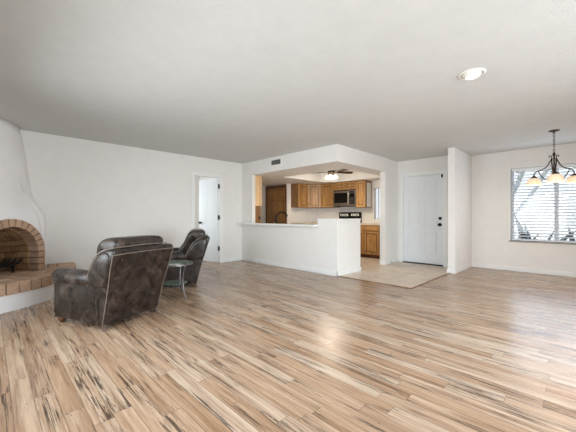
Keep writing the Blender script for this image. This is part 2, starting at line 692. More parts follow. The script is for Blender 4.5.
# ---- walls behind the camera, with a patio opening and a picture window
m = MB()
m.box(XB, .4, YB - .12, YB, 0, H)
m.box(4.0, XW + .14, YB - .12, YB, 0, H)
m.box(.4, 4.0, YB - .12, YB, 2.12, H)
struct('wall_back', m, M['wall'], 'wall with the patio opening behind the viewpoint', 'wall')
m = MB()
m.box(XB - .12, XB, YB - .12, .5, 0, H)
m.box(XB - .12, XB, 4.1, YL + .12, 0, H)
m.box(XB - .12, XB, .5, 4.1, 0, .45)
m.box(XB - .12, XB, .5, 4.1, 2.15, H)
struct('wall_fireplace', m, M['wall'], 'wall with the picture window beside the viewpoint', 'wall')


# ---- baseboards
def baseboard(name, runs, label):
    m = MB()
    for x0, x1, y0, y1 in runs:
        m.box(x0, x1, y0, y1, 0, .085, .004)
    return struct(name, m, M['white'], label, 'baseboard')


B = .013
baseboard('baseboard_left', [(1.0, DX0 - .06, YL - B, YL), (DX1 + .06, XP, YL - B, YL)], 'white baseboard along the left wall')
baseboard('baseboard_partition', [(XP - B, XP, YP - B, YL), (XP - B, 5.35 + B, YP - B, YP), (5.35, 5.35 + B, YP, YP + .1)], 'white baseboard around the kitchen half wall')
baseboard('baseboard_entry', [(6.40 - B, 6.64, YP - B, YP), (6.40 - B, 6.40, YP, YP + .13), (6.64, XD, YP + .03 - B, YP + .03),
                              (XD - B, XD, YC1, EY0 - .06)], 'white baseboard beside the entry door')
baseboard('baseboard_stub', [(XC - B, XW, YC0 - B, YC0), (XC - B, XC, YC0, YC1 + B), (XC, XD, YC1, YC1 + B)], 'white baseboard on the stub wall')
baseboard('baseboard_right', [(XW - B, XW, YB, YC0)], 'white baseboard under the dining window')


# ------------------------------------------------------------------ doors
def panelled(m, face, axis, sgn, u0, u1, z0, z1, th, panels, rec=.008):
    """door slab with sunk panels; visible face at coordinate `face`, body behind it (away from sgn)"""
    def bx(a0, a1, c0, c1, d0, d1, bev=0):
        lo, hi = sorted((face + sgn * d0, face + sgn * d1))
        if axis == 'x':
            m.box(lo, hi, a0, a1, c0, c1, bev)
        else:
            m.box(a0, a1, lo, hi, c0, c1, bev)
    bx(u0, u1, z0, z1, -th, -rec)
    us = sorted({u0, u1} | {p[0] for p in panels} | {p[1] for p in panels})
    zs = sorted({z0, z1} | {p[2] for p in panels} | {p[3] for p in panels})
    for i in range(len(us) - 1):
        for k in range(len(zs) - 1):
            cu, cz = (us[i] + us[i + 1]) / 2, (zs[k] + zs[k + 1]) / 2
            if any(p[0] < cu < p[1] and p[2] < cz < p[3] for p in panels):
                continue
            bx(us[i], us[i + 1], zs[k], zs[k + 1], -rec, 0)
    for p in panels:
        g = .022
        bx(p[0] + g, p[1] - g, p[2] + g, p[3] - g, -rec, -.001, .005)


# entry door (six panels)
d1 = thing('door_1', 'white six-panel entry door with black knob and deadbolt', 'door', (XD + .05, (EY0 + EY1) / 2, 0), kind='structure')


def place(o, root):
    """parent a world-space mesh under root keeping its place"""
    o.parent = root
    o.matrix_parent_inverse = Matrix.Translation(root.location).inverted() if root.rotation_euler.z == 0 else (Matrix.Translation(root.location) @ Matrix.Rotation(root.rotation_euler.z, 4, 'Z')).inverted()
    return o


m = MB()
y0, y1 = EY0 + .022, EY1 - .022
w = y1 - y0
ps = []
for a, b in ((.13, .45), (.55, .87)):
    for c, d in ((.24, .78), (.90, 1.50), (1.62, 1.90)):
        ps.append((y0 + a * w, y0 + b * w, c, d))
panelled(m, XD + .03, 'x', -1, y0, y1, .02, EZ - .02, -.045, ps) if False else None
# face looks towards -X: body sits at larger X
def bxd(m, face, u0, u1, z0, z1, th, panels, rec=.009):
    m.box(face + rec, face + th, u0, u1, z0, z1)
    us = sorted({u0, u1} | {p[0] for p in panels} | {p[1] for p in panels})
    zs = sorted({z0, z1} | {p[2] for p in panels} | {p[3] for p in panels})
    for i in range(len(us) - 1):
        for k in range(len(zs) - 1):
            cu, cz = (us[i] + us[i + 1]) / 2, (zs[k] + zs[k + 1]) / 2
            if any(p[0] < cu < p[1] and p[2] < cz < p[3] for p in panels):
                continue
            m.box(face, face + rec, us[i], us[i + 1], zs[k], zs[k + 1])
    for p in panels:
        g = min(.028, (p[1] - p[0]) * .16)
        m.box(face + .001, face + rec + .002, p[0] + g, p[1] - g, p[2] + g, p[3] - g, .004)


bxd(m, XD + .03, y0, y1, .022, EZ - .022, .045, ps)
place(m.build('door_slab', M['door']), d1)
m = MB()
for (a, b, c, d) in ((EY0 - .065, EY0 + .002, 0, EZ + .065), (EY1 - .002, EY1 + .065, 0, EZ + .065), (EY0 + .002, EY1 - .002, EZ - .002, EZ + .065)):
    m.box(XD - .014, XD, a, b, c, d)
m.box(XD, XD + .1, EY0, EY0 + .018, 0, EZ)
m.box(XD, XD + .1, EY1 - .018, EY1, 0, EZ)
m.box(XD, XD + .1, EY0 + .018, EY1 - .018, EZ - .018, EZ)
place(m.build('door_casing', M['white']), d1)
m = MB()
m.box(XD - .03, XD + .11, EY0 + .018, EY1 - .018, 0, .018, .004)
place(m.build('threshold', M['duct']), d1)
for nm, z in (('door_knob', .92), ('deadbolt', 1.06)):
    m = MB()
    yk = y0 + .065
    m.lathe([(.034, .03), (.034, .022), (.012, .02), (.012, -.012), (.03, -.02), (.034, -.038), (.02, -.052), (.001, -.054)] if nm == 'door_knob' else
            [(.034, .03), (.034, .012), (.03, .004), (.012, .002), (.012, -.012), (.001, -.013)], (XD, yk, z), 20, 'x')
    place(m.build(nm, M['black'], smooth='auto'), d1)['label'] = 'black ' + nm.replace('_', ' ')
m = MB()
m.box(XD - .004, XD + .03, y0 + .01, y0 + .035, EZ - .1, EZ - .03)
place(m.build('door_latch', M['black']), d1)['label'] = 'dark latch at the top of the door'

# interior door, swung open into the room beyond
d2 = thing('door_2', 'white panel door standing open in the left wall doorway', 'door', (DX1 - .02, YL + .075, 0),
           math.atan2(.60, -.14), kind='structure')
m = MB()
m.box(0, .63, -.0175, .0175, .012, 2.01)
for s in (-1, 1):
    for (a, b) in ((.09, .29), (.34, .54)):
        for (c, d) in ((.24, .78), (.90, 1.5), (1.62, 1.88)):
            m.box(a + .015, b - .015, s * .0175, s * .0215, c + .015, d - .015, .003)
m.build('door_slab', M['door'], d2)
m = MB()
for s in (-1, 1):
    m.lathe([(.03, s * .017), (.03, s * .024), (.011, s * .027), (.011, s * .05), (.026, s * .056), (.03, s * .072), (.001, s * .084)], (.57, 0, .95), 18, 'y')
m.build('door_knob', M['black'], d2, smooth='auto')['label'] = 'black door knob'
for z in (1.82, 1.08, .34):
    m = MB()
    m.box(DX1 - .024, DX1 - .0151, YL + .004, YL + .06, z - .05, z + .05)
    m.lathe([(.011, z - .052), (.011, z + .052)], (DX1 - .027, YL + .03, 0), 10)
    place(m.build('hinge', M['black']), d2)['label'] = 'black hinge'
m = MB()
for (a, b, c, d) in ((DX0 - .062, DX0 + .002, 0, DZ + .062), (DX1 - .002, DX1 + .062, 0, DZ + .062), (DX0 + .002, DX1 - .002, DZ - .002, DZ + .062)):
    m.box(a, b, YL - .014, YL, c, d)
m.box(DX0, DX0 + .015, YL, YL + .12, 0, DZ)
m.box(DX1 - .015, DX1, YL, YL + .12, 0, DZ)
m.box(DX0 + .015, DX1 - .015, YL, YL + .12, DZ - .015, DZ)
struct('trim_3', m, M['white'], 'white casing around the open interior doorway', 'trim')

# ------------------------------------------------------------------ windows
def window(name, label, x0, x1, ya, yb, z0, z1, nm=1):
    r = thing(name, label, 'window', (x1, (ya + yb) / 2, z0), kind='structure')
    m = MB()
    f = .04 if yb - ya > .5 else .02
    m.box(x0, x1, ya, ya + f, z0, z1)
    m.box(x0, x1, yb - f, yb, z0, z1)
    m.box(x0, x1, ya + f, yb - f, z0, z0 + f)
    m.box(x0, x1, ya + f, yb - f, z1 - f, z1)
    place(m.build('window_frame', M['vinyl']), r)
    m = MB()
    c = (ya + yb) / 2
    g = f * .75
    m.box(x0 - .004, x1, c - g, c + g, z0 + f, z1 - f)
    place(m.build('mullion', M['vinyl']), r)
    for a, b in ((ya + f, c - g), (c + g, yb - f)):
        m = MB()
        m.box((x0 + x1) / 2 - .003, (x0 + x1) / 2 + .003, a, b, z0 + f, z1 - f)
        place(m.build('pane', M['glass']), r)
    return r


w1 = window('window_1', 'wide white dining window behind the horizontal blind', XW + .08, XW + .13, NY0, NY1, NZ0, NZ1)
m = MB()
m.box(XW - .02, XW + .08, NY0 - .03, NY1 + .03, NZ0 - .022, NZ0 + .004, .004)
place(m.build('window_sill', M['grille']), w1)['label'] = 'grey window sill'
m = MB()
for (a, b, c, d) in ((NY0 - .03, NY0, NZ0, NZ1 + .03), (NY1, NY1 + .03, NZ0, NZ1 + .03), (NY0, NY1, NZ1, NZ1 + .03)):
    m.box(XW - .006, XW + .01, a, b, c, d)
place(m.build('window_casing', M['white']), w1)
window('window_2', 'narrow bright kitchen window right of the wall cabinets', XK + .06, XK + .1, WY0, WY1, WZ0, WZ1)
# patio door and picture window behind the camera
r = thing('door_3', 'sliding glass patio door behind the viewpoint', 'door', (2.2, YB, 0), kind='structure')
m = MB()
for a, b in ((.4, .46), (2.17, 2.23), (3.94, 4.0)):
    m.box(a, b, YB - .09, YB - .04, 0, 2.12)
m.box(.46, 2.17, YB - .09, YB - .04, 2.06, 2.12)
m.box(2.23, 3.94, YB - .09, YB - .04, 2.06, 2.12)
place(m.build('door_frame', M['vinyl']), r)
for a, b in ((.46, 2.17), (2.23, 3.94)):
    m = MB()
    m.box(a, b, YB - .068, YB - .062, 0, 2.06)
    place(m.build('pane', M['glass']), r)
window('window_3', 'picture window beside the viewpoint', XB - .09, XB - .05, .5, 4.1, .45, 2.15)

# horizontal blind
bl = thing('window_blind', 'white horizontal slat blind hanging in the wide dining window', 'blind', (XW + .04, (NY0 + NY1) / 2, NZ0))
m = MB()
m.box(XW + .012, XW + .068, NY0 + .01, NY1 - .01, NZ1 - .06, NZ1 - .003, .004)
place(m.build('headrail', M['slat']), bl)
m = MB()
sp = .058
z = NZ1 - .085
tilt = math.radians(-20)
while z > NZ0 + .06:
    R = Matrix.Translation((XW + .04, 0, z)) @ Matrix.Rotation(tilt, 4, 'Y')
    m.box(-.025, .025, NY0 + .012, NY1 - .012, -.0015, .0015, M4=R)
    z -= sp
place(m.build('slats', M['slat']), bl)
m = MB()
m.box(XW + .016, XW + .064, NY0 + .012, NY1 - .012, NZ0 + .012, NZ0 + .032, .003)
place(m.build('bottom_rail', M['slat']), bl)
for y in (NY0 + .15, (NY0 + NY1) / 2 - .1, NY1 - .15):
    m = MB()
    m.box(XW + .0125, XW + .0135, y - .002, y + .002, NZ0 + .03, NZ1 - .06)
    place(m.build('ladder_cord', M['slat']), bl)

# ------------------------------------------------------------------ outside
m = MB()
m.box(-12, 30, -16, 20, -.35, -.25)
struct('ground', m, M['ground'], 'pale gravel ground outside the windows', 'ground')
m = MB()
m.box(16, 16.3, -12, 9, -.35, 3.6)
struct('wall_garden', m, M['stucco'], 'pale stucco wall of the neighbouring house across the yard', 'wall')


def agave(loc, s, label, n=11):
    r = thing('agave_plant', label, 'plant', loc, group='dark spiky plants outside the window')
    m = MB()
    for i in range(n):
        a = 2.4 * i
        el = .25 + 1.15 * (i / n)
        L = s * (.8 + .25 * random.random())
        d = Vector((math.cos(a) * math.cos(el), math.sin(a) * math.cos(el), math.sin(el)))
        sd = Vector((-math.sin(a), math.cos(a), 0))
        nn = d.cross(sd)
        lo = []
        for q, wd in ((0, .05), (.35, .075), (.7, .05), (1, .004)):
            c = d * L * q + Vector((0, 0, -.12 * L * q * q)) + Vector((0, 0, .02))
            wd *= s * .75
            lo.append([c - sd * wd, c + nn * wd * .3, c + sd * wd, c - nn * wd * .25])
        m.loft(lo)
    m.build('leaves', M['agave'], r, smooth=True)
    return r


agave((9.0, 1.42, -.25), 1.5, 'dark spiky plant outside, leftmost behind the blind')
agave((9.9, .98, -.25), 1.75, 'dark spiky plant outside, second from left behind the blind', 12)
agave((9.2, .10, -.25), 1.45, 'dark spiky plant outside, right of the window mullion')


def tree(loc, label):
    r = thing('yard_tree', label, 'tree', loc)
    m = MB()
    m.tube(spline([(0, 0, 0), (0, .12, .8), (0, .35, 1.5)]), [.13] * 13 + [.12] * 4, 10)
    m.tube(spline([(0, .3, 1.4), (.1, .05, 2.1), (.1, -.25, 2.9), (0, -.5, 3.9)]), .085, 8)
    m.tube(spline([(0, .33, 1.4), (-.1, .1, 2.0), (-.1, .35, 3.0), (0, .7, 3.9)]), .075, 8)
    m.tube(spline([(0, .2, 1.1), (.2, -.35, 1.9), (.2, -.8, 2.7), (.1, -1.2, 3.6)]), .065, 8)
    m.build('trunk', M['bark'], r, smooth=True)
    m = MB()
    for i in range(900):
        a = random.random() * 2 * PI
        q = random.random() ** .5
        p = Vector((math.cos(a) * 1.6 * q, math.sin(a) * 2.0 * q, 3.6 + random.uniform(-.9, 1.2) * (1 - .4 * q)))
        d = Vector((random.uniform(-1, 1), random.uniform(-1, 1), random.uniform(-.6, .6))).normalized()
        s2 = d.orthogonal().normalized()
        L, wd = random.uniform(.1, .2), random.uniform(.03, .06)
        m.quad(p, p + d * L * .5 + s2 * wd, p + d * L, p + d * L * .5 - s2 * wd)
    m.build('crown', M['leaf'], r)
    return r


tree((13.2, 1.9, -.25), 'leaning grey tree with forked trunk outside the dining window')
m = MB()
m.box(10.6, 11.0, -2.5, .25, -.25, .45, .05)
tag(m.build('low_yard_wall', M['car']), 'low blue-grey wall outside at the window lower right', 'wall')

# ------------------------------------------------------------------ fireplace (rounded corner kiva)
FC = Vector((XB + .05, YL, 0))      # room corner that the rounded fireplace fills
FPHI = math.radians(52)
HZ = .33                            # hearth top


def FR(z):
    pts = [(0.30, 1.11), (.90, 1.07), (1.06, 1.04), (1.2, .995), (1.36, .945), (1.80, .89), (2.12, .85), (2.44, .79)]
    if z <= pts[0][0]:
        return pts[0][1]
    for (a, ra), (b, rb) in zip(pts, pts[1:]):
        if z <= b:
            return ra + (rb - ra) * (z - a) / (b - a)
    return pts[-1][1]


FD = 1.075                           # flat brick face, distance from the room corner


def fpt(phi, z, dr=0):
    R = FR(z) + dr
    a = abs(phi - FPHI)
    lim = math.radians(23.6)
    w = max(0, min(1, (1.50 - z) / .50))
    w = w * w * (3 - 2 * w)
    if a <= lim:
        rf = FD / math.cos(a)
    else:
        end = FPHI if phi < FPHI else PI / 2 - FPHI
        q = (a - lim) / max(1e-3, end - lim)
        q = min(1, q)
        q = q * q * (3 - 2 * q)
        rf = FD / math.cos(lim) * (1 - q) + 1.05 * q
    R = R * (1 - w) + (rf + dr) * w
    return Vector((FC.x + R * math.cos(phi), FC.y - R * math.sin(phi), z))


AW, AR = .36, .36                    # inner opening half width
RING = .105
AZ = .60                             # spring line
fp = thing('fireplace', 'rounded white plaster corner fireplace with brick arch and raised brick hearth', 'fireplace',
           (FC.x + .5, FC.y - .5, 0))


def arch_top(u, r):
    """height of the opening edge of radius r at tangential offset u"""
    return AZ + math.sqrt(max(r * r - u * u, 0))


# plaster hood with the arched hole
m = MB()
phis = [-.02]
n = 90
phis = [PI / 2 * k / n for k in range(n + 1)]
ro = AW + RING * .5
cols = []
for ph in phis:
    u = FD * math.tan(ph - FPHI)
    zb = arch_top(u, ro) if abs(u) < ro else HZ
    zb = min(zb, H - .1)
    cols.append([fpt(ph, zb + (H - zb) * (k / 16)) for k in range(17)])
vv = [[m.b.verts.new(p) for p in c] for c in cols]
fs = []
for i in range(n):
    for k in range(16):
        fs.append(m.b.faces.new((vv[i][k], vv[i + 1][k], vv[i + 1][k + 1], vv[i][k + 1])))
m._mark(fs)
o = place(m.build('chimney_hood', M['plaster'], smooth=True, normals=False), fp)
md = o.modifiers.new('solid', 'SOLIDIFY')
md.thickness = .06
md.offset = 1


# arch bricks
def arch_path():
    """(u, z, direction outward) along the inner edge from left foot to right foot"""
    out = []
    nb = 3
    bh = (AZ - HZ) / nb
    for k in range(nb):
        out.append((-AW, HZ + bh * (k + .5), Vector((-1, 0)), bh))
    na = 15
    for k in range(na):
        a = PI - PI * (k + .5) / na
        out.append((AW * math.cos(a), AZ + AW * math.sin(a), Vector((math.cos(a), math.sin(a))), PI * (AW + RING / 2) / na))
    for k in reversed(range(nb)):
        out.append((AW, HZ + bh * (k + .5), Vector((1, 0)), bh))
    return out


def surf(u, z, dn=0):
    """point on the hood at tangential offset u and height z, dn outward"""
    p = FC + FN * (FD + dn) + FT * u
    return Vector((p.x, p.y, z))


FT = Vector((-math.sin(FPHI), -math.cos(FPHI), 0))    # tangent (towards larger phi)
FN = Vector((math.cos(FPHI), -math.sin(FPHI), 0))     # outward
m = MB()
mo = MB()
for (u, z, d, ln) in arch_path():
    m.val = random.random()
    tdir = Vector((-d.y, d.x))
    h = ln / 2 - .006
    loops = []
    def corner(du, dl):
        uu = u + d.x * du + tdir.x * dl
        zz = z + d.y * du + tdir.y * dl
        return uu, zz
    flare = 1 + RING / AW if abs(d.y) > 1e-3 else 1
    for dn in (-.13, .022, .03):
        q = .008 if dn == .03 else 0
        cs = [corner(q, -h * .94 + q), corner(q, h * .94 - q), corner(RING - q, h * (1.04) - q), corner(RING - q, -h * 1.04 + q)]
        loops.append([surf(a, max(b, HZ), dn) for a, b in cs])
    m.loft(loops)
place(m.build('arch_bricks', M['brick']), fp)
# mortar bed behind the arch bricks
m = MB()
prof = [(-1, 0)]
steps = 48
inn, out = [], []
seq = [(-AW, HZ), (-AW, AZ)] + [(AW * math.cos(PI - PI * k / steps), AZ + AW * math.sin(PI - PI * k / steps)) for k in range(1, steps)] + [(AW, AZ), (AW, HZ)]
ro = AW + RING - .004
seq2 = [(-ro, HZ), (-ro, AZ)] + [(ro * math.cos(PI - PI * k / steps), AZ + ro * math.sin(PI - PI * k / steps)) for k in range(1, steps)] + [(ro, AZ), (ro, HZ)]
m.loft([[surf(a[0] * 1.012, a[1], -.12), surf(a[0] * 1.012, a[1], .014), surf(b[0], b[1], .014), surf(b[0], b[1], -.12)] for a, b in zip(seq, seq2)])
place(m.build('arch_mortar', M['mortar']), fp)

# firebox: brick courses along the arch profile running inwards, and a back wall
def fire_p(u, z, dep):
    """dep 0 = at the hood, 1 = back wall"""
    a = surf(u, z, -.12)
    back = FC + FN * .42 + FT * (u * .82)
    b = Vector((back.x, back.y, HZ + (z - HZ) * .9))
    return a.lerp(b, dep)


m = MB()
m.loft([[fire_p(u * 1.02, z + (.004 if z > HZ else 0), dd) for u, z in seq] for dd in (0, .5, 1.02)], close=False)
place(m.build('firebox_mortar', M['firemortar'], normals=False), fp)
m = MB()
# side bricks
def strip_bricks(m, pts, ndep, stag):
    for k in range(len(pts) - 1):
        (u0_, z0_), (u1_, z1_) = pts[k], pts[k + 1]
        e = .5 / ndep if (k + stag) % 2 else 0
        cuts = [0] + [min(1, max(0, (i + (.5 if (k + stag) % 2 else 1)) / ndep)) for i in range(ndep)]
        cuts = sorted(set(cuts + [1]))
        for a, b in zip(cuts, cuts[1:]):
            m.val = random.random()
            g = .012
            if b - a < .05:
                continue
            def P(f, dep):
                uu = u0_ + (u1_ - u0_) * f
                zz = z0_ + (z1_ - z0_) * f
                return fire_p(uu, zz, dep)
            ctr = fire_p(0, .62, (a + b) / 2)
            lo = []
            for lift, gg in ((0, 0), (.012, .0), (.016, .04)):
                qs = [P(.05 + gg, a + g + gg * .1), P(.95 - gg, a + g + gg * .1), P(.95 - gg, b - g - gg * .1), P(.05 + gg, b - g - gg * .1)]
                lo.append([q + (ctr - q).normalized() * lift for q in qs])
            m.loft(lo)


side_pts = [(-AW, HZ + (AZ - HZ) * k / 3) for k in range(4)] + [(AW * math.cos(PI - PI * k / 12), AZ + AW * math.sin(PI - PI * k / 12)) for k in range(1, 12)] + \
           [(AW, AZ - (AZ - HZ) * k / 3) for k in range(4)]
strip_bricks(m, side_pts, 3, 0)
# back wall bricks
bw = .82 * AW
rows = 8
for k in range(rows):
    z0_ = HZ + .085 * k
    off = .11 if k % 2 else 0
    uu = -bw - .22 + off
    while uu < bw:
        a, b = max(-bw, uu), min(bw, uu + .215)
        uu += .22
        if b - a < .03:
            continue
        m.val = random.random()
        lo = []
        for dn, q in ((.0, 0), (.012, 0), (.016, .004)):
            c0 = FC + FN * (.425 + dn)
            lo.append([c0 + FT * (a + q) + Vector((0, 0, z0_ + q)), c0 + FT * (b - q) + Vector((0, 0, z0_ + q)),
                       c0 + FT * (b - q) + Vector((0, 0, z0_ + .078 - q)), c0 + FT * (a + q) + Vector((0, 0, z0_ + .078 - q))])
        m.loft(lo)
place(m.build('firebox_bricks', M['firebrick']), fp)
m = MB()
c0 = FC + FN * .42
m.loft([[c0 + FT * -.5 + Vector((0, 0, HZ)), c0 + FT * .5 + Vector((0, 0, HZ)), c0 + FT * .5 + Vector((0, 0, 1.05)), c0 + FT * -.5 + Vector((0, 0, 1.05))],
        [c0 - FN * .05 + FT * -.5 + Vector((0, 0, HZ)), c0 - FN * .05 + FT * .5 + Vector((0, 0, HZ)), c0 - FN * .05 + FT * .5 + Vector((0, 0, 1.05)), c0 - FN * .05 + FT * -.5 + Vector((0, 0, 1.05))]])
place(m.build('firebox_back', M['firemortar']), fp)

# hearth: white plaster drum with a brick rim and top
RH = 1.51
HC = Vector((XB - .01, YL - .13, 0))


def HA(f):
    return -.084 + (PI / 2 + .075) * f


m = MB()
m.loft([[Vector((HC.x + r * math.cos(HA(k / 40)), HC.y - r * math.sin(HA(k / 40)), z)) for k in range(41)] for r, z in ((RH, 0), (RH, .2))], close=False)
place(m.build('hearth_base', M['plaster'], smooth=True, normals=False), fp)
m = MB()
for r0, r1, z1 in ((.3, RH - .005, HZ - .012),):
    m.loft([[Vector((HC.x + r * math.cos(HA(k / 40)), HC.y - r * math.sin(HA(k / 40)), z)) for r, z in ((r0, .19), (r1, .19), (r1, z1), (r0, z1))] for k in range(41)])
place(m.build('hearth_mortar', M['mortar']), fp)
m = MB()
nb = 19
for k in range(nb):
    a0, a1 = HA(k / nb), HA((k + 1) / nb)
    g = .0045
    m.val = random.random()
    lo = []
    zt = HZ + random.uniform(-.003, .003)
    for z, q in ((.195, .004), (.2, 0), (zt - .008, 0), (zt, .007)):
        lo.append([Vector((HC.x + r * math.cos(a), HC.y - r * math.sin(a), z)) for r, a in
                   ((1.30 + q, a0 + g + q * .6), (RH + .022 - q, a0 + g + q * .6), (RH + .022 - q, a1 - g - q * .6), (1.30 + q, a1 - g - q * .6))])
    m.loft(lo)
for ring, (r0, r1, cnt) in enumerate(((1.19, 1.29, 11), (1.08, 1.18, 10), (.97, 1.07, 9), (.74, .96, 14), (.52, .73, 11))):
    for k in range(cnt):
        st = .5 if ring % 2 else 0
        a0, a1 = HA(max(0, k - st) / cnt), HA(min(cnt, k + 1 - st) / cnt)
        g = .006
        m.val = random.random()
        lo = []
        for z, q in ((.25, 0), (HZ - .004, 0), (HZ, .004)):
            lo.append([Vector((HC.x + r * math.cos(a), HC.y - r * math.sin(a), z)) for r, a in
                       ((r0 + q, a0 + g), (r1 - q, a0 + g), (r1 - q, a1 - g), (r0 + q, a1 - g))])
        m.loft(lo)
place(m.build('hearth_bricks', M['brick']), fp)

# grate
gr = thing('fire_grate', 'black iron log grate standing inside the brick firebox', 'grate',
           tuple(FC + FN * .80 + Vector((0, 0, HZ))), math.atan2(FT.y, FT.x))
# local x along FT (leftwards in the photo), local y inwards
for i in range(4):
    m = MB()
    y = -.13 + .085 * i
    m.tube(spline([(-.27, y, .165), (-.22, y, .125), (-.12, y, .10), (.12, y, .10), (.22, y, .125), (.27, y, .165)], 5), .013, 6)
    m.build('bar', M['iron'], gr)
for x in (-.16, .16):
    m = MB()
    m.box(x - .012, x + .012, -.15, .15, .07, .09)
    m.build('cross_rail', M['iron'], gr)
    for y in (-.13, .12):
        m = MB()
        m.box(x - .012, x + .012, y - .012, y + .012, 0, .07)
        m.build('leg', M['iron'], gr)


# ------------------------------------------------------------------ leather armchairs
def rrect(hw, y0, y1, z, r, n=4, xo=0):
    """rounded rectangle loop in x-y"""
    pts = []
    for cx, cy, a0 in ((hw - r, y1 - r, 0), (-hw + r, y1 - r, 90), (-hw + r, y0 + r, 180), (hw - r, y0 + r, 270)):
        for k in range(n + 1):
            a = math.radians(a0 + 90 * k / n)
            pts.append((xo + cx + r * math.cos(a), cy + r * math.sin(a), z))
    return pts


def make_armchair(label):
    r = thing('leather_armchair', label, 'armchair', group='dark brown leather armchairs')
    L = M['leather']
    # seat base
    m = MB()
    m.loft([rrect(.30, -.31, .355, .085, .03), rrect(.305, -.31, .365, .12, .03), rrect(.305, -.31, .365, .285, .03), rrect(.28, -.29, .35, .30, .03)])
    m.build('seat_base', L, r, smooth='auto')
    # seat cushion
    m = MB()
    lo = []
    for z, q in ((.295, .05), (.31, .012), (.37, 0), (.425, .012), (.455, .06), (.462, .12)):
        lo.append(rrect(.232 - q * .6, -.17 + q, .40 - q, z, .06))
    m.loft(lo)
    m.build('seat_cushion', L, r, smooth=True, sub=1)
    # arms: panel below, padded roll on top
    for s in (-1, 1):
        m = MB()
        lo = []
        for y, q in ((-.30, 0), (.30, 0), (.355, .0), (.372, .012)):
            prof = []
            pl = [(.235 + q, .07 + q), (.350 - q, .07 + q), (.356 - q, .25), (.352 - q, .40)]
            for k in range(13):
                a = math.radians(-50 + 280 * k / 12)
                pl.append((.298 + (.082 - q) * math.cos(a), .478 + (.078 - q) * math.sin(a)))
            pl += [(.24 + q, .40), (.236 + q, .25)]
            lo.append([(s * x, y, z) for x, z in pl])
        m.loft(lo)
        a = m.build('arm', L, r, smooth='auto')
        m = MB()
        lo = []
        for y, q in ((-.22, .03), (-.2, 0), (.30, 0), (.375, .006), (.40, .03), (.405, .06)):
            lo.append([(s * (.298 + (.09 - q) * math.cos(2 * PI * k / 16)), y, .487 + (.082 - q) * math.sin(2 * PI * k / 16)) for k in range(16)])
        m.loft(lo)
        m.build('arm_pad', L, a, smooth=True, sub=1)
        m = MB()
        m.tube([(s * .358, .366, .09), (s * .362, .368, .25), (s * .357, .366, .41)], .0038, 6)
        m.build('piping', M['piping'], a)['label'] = 'pale worn piping'
        # pleated front scroll
        m = MB()
        for k in range(3):
            m.lathe([(.001, 0), (.03 - .004 * k, .004), (.034 - .004 * k, .02), (.001, .028)], (s * .30, .378, .40 - .03 * k), 12, 'y')
        m.build('front_pleats', L, a, smooth=True)
    # back shell with wings
    lv = [(.052, -.338, -.10, .338), (.068, -.343, -.10, .345), (.25, -.388, -.12, .350), (.42, -.435, -.17, .358), (.52, -.465, -.195, .370),
          (.62, -.495, -.235, .378), (.70, -.520, -.295, .382), (.745, -.535, -.35, .384), (.775, -.535, -.40, .378), (.79, -.52, -.44, .36)]
    m = MB()
    m.loft([rrect(hw, yr, yf, z, .028) for z, yr, yf, hw in lv])
    bk = m.build('backrest', L, r, smooth='auto')
    m = MB()
    for s in (-1, 1):
        m.tube([(s * (hw - .006), yr + .003, z) for z, yr, yf, hw in lv[:8]], .0037, 6)
    m.tube([(-.372, -.541, .742), (-.2, -.545, .747), (0, -.546, .749), (.2, -.545, .747), (.372, -.541, .742)], .0045, 6)
    m.build('piping', M['piping'], bk)['label'] = 'pale worn piping'
    m = MB()
    for s in (-1, 1):
        m.tube(spline([(s * .360, -.155, .42), (s * .377, -.19, .52), (s * .386, -.232, .62), (s * .39, -.295, .705), (s * .388, -.40, .775), (s * .33, -.47, .803)], 4), .0045, 6)
    m.tube([(-.33, -.475, .803), (0, -.48, .81), (.33, -.475, .803)], .006, 6)
    m.build('wing_piping', M['piping'], bk)['label'] = 'pale worn piping along the wing edge'
    for s in (-1, 1):
        m = MB()
        side = [(-.175, .425), (-.195, .52), (-.23, .61), (-.285, .69), (-.345, .74), (-.41, .768), (-.475, .768), (-.515, .735), (-.495, .64), (-.465, .53), (-.44, .43), (-.31, .415)]
        cy = sum(p[0] for p in side) / len(side)
        cz = sum(p[1] for p in side) / len(side)
        lo = []
        for x, q in ((.330, 1.0), (.372, 1.0), (.388, .93), (.396, .78), (.400, .5)):
            lo.append([(s * (x + (z - .58) * .06), cy + (y - cy) * q, cz + (z - cz) * q) for y, z in side])
        m.loft(lo)
        m.build('wing', L, bk, smooth=True, sub=1)
    m = MB()
    m.ball((-.27, -.512, .69), .008, u=10, v=6)
    m.build('stud', M['brass'], bk)['label'] = 'small brass stud'
    # soft pillow back
    m = MB()
    lo = []
    for z, y0, y1, hw in ((.44, -.24, -.07, .22), (.46, -.27, -.045, .245), (.54, -.32, -.05, .262), (.62, -.37, -.10, .275), (.68, -.40, -.15, .285),
                          (.75, -.45, -.17, .305), (.82, -.485, -.205, .318), (.87, -.475, -.25, .305), (.895, -.43, -.30, .27)):
        lo.append(rrect(hw, y0, y1, z, .055))
    m.loft(lo)
    m.build('back_cushion', L, r, smooth=True, sub=1)
    # feet
    for s in (-1, 1):
        m = MB()
        m.lathe([(.014, 0), (.022, .006), (.030, .018), (.040, .035), (.043, .05), (.038, .066), (.024, .078), (.022, .09)], (s * .30, .315, 0), 18)
        m.build('foot', M['walnut'], r, smooth=True)['label'] = 'turned wooden bun foot'
    for s in (-1, 1):
        m = MB()
        m.loft([[(s * .318 + dx * .013, -.335 + dy * .013, 0) for dx, dy in ((-1, -1), (1, -1), (1, 1), (-1, 1))],
                [(s * .315 + dx * .019, -.318 + dy * .019, .09) for dx, dy in ((-1, -1), (1, -1), (1, 1), (-1, 1))]])
        m.build('foot', M['footmetal'], r)['label'] = 'short square rear foot'
    return r


